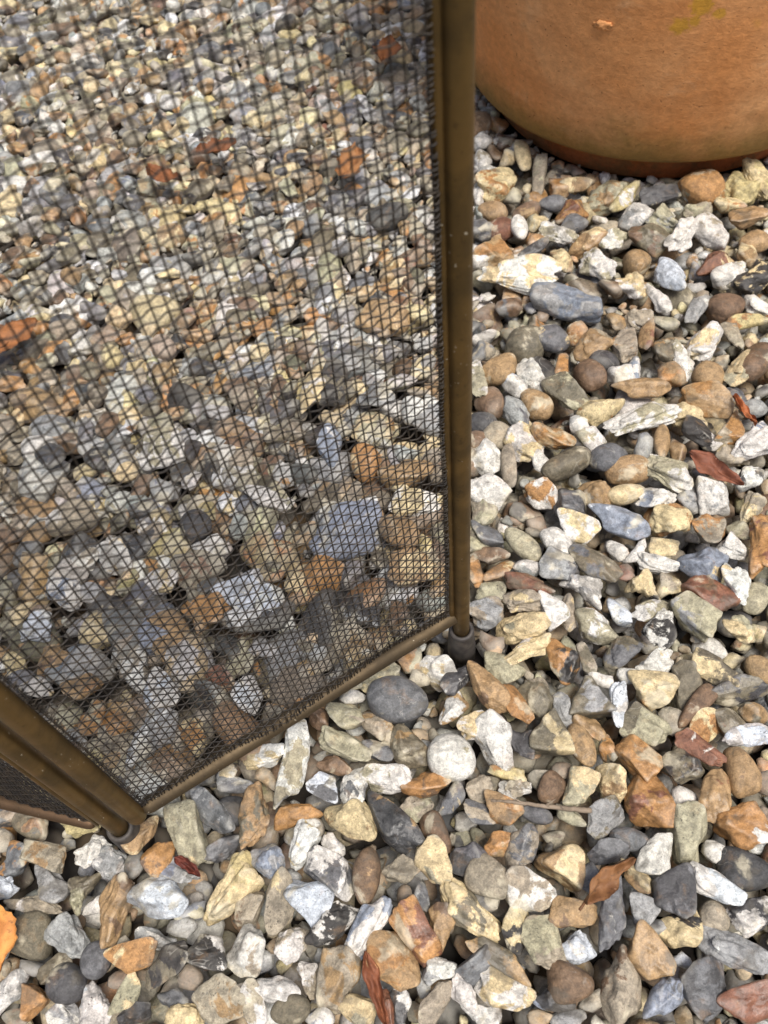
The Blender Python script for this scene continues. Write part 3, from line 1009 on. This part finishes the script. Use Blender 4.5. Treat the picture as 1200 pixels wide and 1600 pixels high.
# the 300 that show largest are objects of their own, the rest one mass
order = sorted(range(N_LOWER, N_CAT), key=lambda i: (STONES[i][8] is None, -STONES[i][7]))
single = set(order[:300]); n_ind = 0
for i in order[:300]:
    key, pos, Rm, hs, c1, c2, prm, area, lb = STONES[i]
    o = add('pebble' if key[0] == 'r' and lb else ('flint' if lb else 'stone'), hires(key), None, None if lb else ground)
    m = np.eye(4); m[:3, :3] = Rm * hs; m[:3, 3] = pos; o.matrix_world = Matrix(m.tolist())
    o['c1'] = [float(v) for v in c1]; o['c2'] = [float(v) for v in c2]; o['prm'] = [float(v) for v in prm]
    if lb: o['label'] = lb; o['category'] = 'stone'
pos_all = np.array([s[1] for s in STONES]); vis = in_view(pos_all[:, :2], 40); near = in_view(pos_all[:, :2], 260); open_bed = [outside_mesh(p[0], p[1]) for p in pos_all]
HMF = HM.copy()
for _ in range(1):
    for ax in (0, 1): HMF = np.maximum(HMF, np.maximum(np.roll(HMF, 1, ax), np.roll(HMF, -1, ax)))
Vs, Fs, A1, A2, A3, off = [], [], [], [], [], 0
for i, (key, pos, Rm, hs, c1, c2, prm, area, lb) in enumerate(STONES):
    if i in single: continue
    mn, _, a, b, lo, hi = envelope((SH[key][2] * hs) @ Rm.T)          # buried under others: left out
    ci = int((pos[0] - STONE_X[0]) / CELL) + mn[0] + a; cj = int((pos[1] - STONE_Y[0]) / CELL) + mn[1] + b
    if not (vis[i] and open_bed[i]) and (pos[2] + hi < HMF[ci, cj] - .005).mean() > .9: continue
    if vis[i]: sub = 3 if hs[0] > .0068 and i >= N_LOWER else 2
    else: sub = 3 if near[i] and hs[0] > .009 and i >= N_LOWER else 2
    V = (SH[key][sub] * hs) @ Rm.T + pos; Vs.append(V); Fs.append(ICO[sub][1] + off); off += len(V)
    A1.append(np.broadcast_to(np.r_[c1, 1], (len(V), 4))); A2.append(np.broadcast_to(np.r_[c2, 1], (len(V), 4))); A3.append(np.broadcast_to(prm, (len(V), 3)))
me = mesh_from('loose_gravel', np.concatenate(Vs), np.concatenate(Fs))
for nm, A, ty in (('c1', A1, 'FLOAT_COLOR'), ('c2', A2, 'FLOAT_COLOR'), ('prm', A3, 'FLOAT_VECTOR')):
    at = me.attributes.new(nm, ty, 'POINT'); at.data.foreach_set('color' if 'COLOR' in ty else 'vector', np.concatenate(A).astype(np.float32).ravel())
add('loose_gravel', me, MAT_GRAVEL, ground, kind='stuff')
print('stones', len(STONES), 'lower', N_LOWER, 'cat', N_CAT - N_LOWER, 'tris', sum(len(f) for f in Fs))

# ------------------------------------------------------------------ fallen leaves and twig
def surf_z(x, y, r=.004):
    i = int((x - STONE_X[0]) / CELL); j = int((y - STONE_Y[0]) / CELL); k = max(1, int(r / CELL))
    return float(np.percentile(np.minimum(HM, .05)[i - k:i + k + 1, j - k:j + k + 1], 80))

def make_leaf(name, px, py, L, W, ang, ca, cb, label, curl=.3, fold=.25, twist=0., lift=.002, tilt=0., roll=0., stem=0., group=None, teeth=.06):
    p = un(px, py, .006); dep = proj(p)[0, 2]; l = L * dep / FPX * 1.1; w = W * dep / FPX * 1.1
    a = math.radians(ang); dl = np.array([math.cos(a), math.sin(a)]) * 20
    e = un(px + dl[0], py + dl[1], .006) - un(px - dl[0], py - dl[1], .006); yaw = math.atan2(e[1], e[0])
    nu, nv = 22, 11; V = []
    for i in range(nu):
        u = i / (nu - 1); prof_w = math.sin(math.pi * min(1, u ** .8 * .97 + .02)) ** .75
        prof_w *= 1 + teeth * (1 if i % 2 else -1) + .16 * math.sin(9 * u + px) + .1 * math.sin(21 * u + py)
        for j in range(nv):
            v = j / (nv - 1) * 2 - 1
            x = (u - .5) * l; yv = v * w / 2 * prof_w + .10 * w * math.sin(3.2 * u + py)
            z = abs(yv) * fold + curl * l * (2 * u - 1) ** 2 * .3 - .0006 * (abs(v) < .01) + .0014 * math.sin(7 * u + 4 * v + px) + .0007 * math.sin(17 * u - 6 * v)
            z += twist * yv * (2 * u - 1)
            V.append((x, yv, z))
    Fq = [(i * nv + j, (i + 1) * nv + j, (i + 1) * nv + j + 1, i * nv + j + 1) for i in range(nu - 1) for j in range(nv - 1)]
    V = np.array(V); n = len(V); top = V + [0, 0, .00018]; F2 = [tuple(reversed([k + n for k in f])) for f in Fq]
    rim = [i * nv for i in range(nu)] + [(nu - 1) * nv + j for j in range(1, nv)] + [i * nv + nv - 1 for i in range(nu - 2, -1, -1)] + [j for j in range(nv - 2, 0, -1)]
    F3 = [(rim[k], rim[(k + 1) % len(rim)], rim[(k + 1) % len(rim)] + n, rim[k] + n) for k in range(len(rim))]
    root = add(name, None, None, None, label=label, category='leaf')
    if group: root['group'] = group
    mat = leaf_material('dry_leaf', ca, cb)
    Rm = rot(yaw, tilt, roll); z = max(surf_z(p[0], p[1], l * .3), .004) + lift + .002
    root.location = (p[0], p[1], z)
    P3 = np.concatenate([V, top]) @ Rm.T
    b = add('blade', mesh_from('leaf_blade', P3, Fq + F2 + F3), mat, root)
    us = np.linspace(-.02 - stem, 1, 16); rib_y = .10 * w * np.sin(3.2 * np.clip(us, 0, 1) + py)
    mid = np.stack([(us - .5) * l, rib_y, curl * l * (2 * np.clip(us, 0, 1) - 1) ** 2 * .3 - .0003 + np.where(us < 0, -us * l * .25, 0)], 1) @ Rm.T
    Vt, Ft = tube(mid, np.linspace(.0006, .0002, 16), 6); add('midrib', mesh_from('leaf_midrib', Vt, Ft), leaf_material('dry_leaf_rib', [c * .75 for c in ca], cb), root)
    return root

RB, OR, BR, DK = (104, 60, 42), (176, 114, 58), (128, 78, 40), (84, 36, 26)
make_leaf('dry_leaf', 1118, 737, 86, 30, 28, RB, (132, 80, 56), 'red-brown pointed leaf lying between pale stones', .15, .25, roll=.25, teeth=.02)
make_leaf('dry_leaf', 940, 1378, 95, 30, -47, (128, 88, 52), (106, 70, 42), 'curled tan leaf with a long stalk beside a white many-sided stone', .5, .7, roll=.5, stem=.1, lift=.008, teeth=.02)
make_leaf('dry_leaf', 3, 1470, 118, 60, 84, OR, (208, 146, 76), 'bright orange leaf cut by the left edge of the view, lying on olive stones', .25, .35, lift=.009, teeth=.05)
make_leaf('dry_leaf', 296, 1357, 46, 16, 38, DK, (110, 50, 34), 'small dark red leaf under the olive and cream flint chunk', .4, .5, lift=.002, teeth=0)
make_leaf('dry_leaf', 590, 1548, 100, 22, 72, (104, 58, 36), (132, 78, 48), 'narrow dark brown leaf wedged beside the golden tan lump', .2, .9, lift=.003, teeth=.02)
make_leaf('dry_leaf', 1160, 650, 56, 12, 50, (158, 92, 50), (140, 76, 40), 'thin rolled brown leaf next to a long orange wedge of stone', .2, 1.2, lift=.004, teeth=0)
make_leaf('dry_leaf', 342, 243, 58, 34, -12, (96, 58, 30), (118, 70, 36), 'dark brown leaf on far gravel behind the mesh, beside a lighter rust-brown one', .2, .3, lift=.006)
make_leaf('dry_leaf', 262, 286, 62, 28, 20, (128, 78, 42), (106, 64, 34), 'rust-brown leaf on far gravel behind the mesh, beside a darker one', .3, .3, lift=.006)
make_leaf('dry_leaf', 548, 268, 76, 40, -65, (128, 84, 46), (150, 106, 64), 'upright orange-brown leaf on far gravel behind the mesh near the right post', .3, .3, lift=.006)
make_leaf('dry_leaf', 28, 540, 84, 52, -35, (122, 78, 42), (150, 96, 52), 'wide dull brown leaf seen through the mesh amid grey stones', .25, .3, lift=.005)
make_leaf('dry_leaf', 606, 92, 60, 40, -60, (140, 86, 42), (116, 70, 36), 'rust-orange leaf farthest back behind the mesh, close to the pot', .3, .3, lift=.006)

# twig lying across the stones
pts = [un(x, y, .012) for x, y in ((768, 1247), (795, 1249), (825, 1252), (858, 1257), (892, 1260), (926, 1263))]
tw = np.array(pts)
for k in range(len(tw)): tw[k, 2] = max(surf_z(tw[k, 0], tw[k, 1], .003) + .0012, .004) * .5 + .006
t = np.linspace(0, len(tw) - 1, 26); tw = np.stack([np.interp(t, np.arange(len(tw)), tw[:, k]) for k in range(3)], 1)
tw += rng.normal(0, .00012, tw.shape)
twig = add('twig', None, None, None, label='thin dry grey-brown twig lying across tan stones', category='twig')
twig.location = tw[0].tolist(); MAT_TWIG = leaf_material('dry_twig', (112, 98, 82), (140, 124, 106), .85)
V, Fc = tube(tw - tw[0], np.linspace(.0006, .0012, 26) * (1 + rng.normal(0, .1, 26)), 9); add('stem', mesh_from('twig_stem', V, Fc), MAT_TWIG, twig)
for k, d in ((9, (-.004, .002, .003)), (14, (.005, .0015, .003))):
    V, Fc = tube(np.array([tw[k] - tw[0], tw[k] - tw[0] + np.array(d) * .5, tw[k] - tw[0] + np.array(d)]), np.array([.0005, .0004, .0001]), 6)
    add('splinter', mesh_from('twig_splinter', V, Fc), MAT_TWIG, twig)
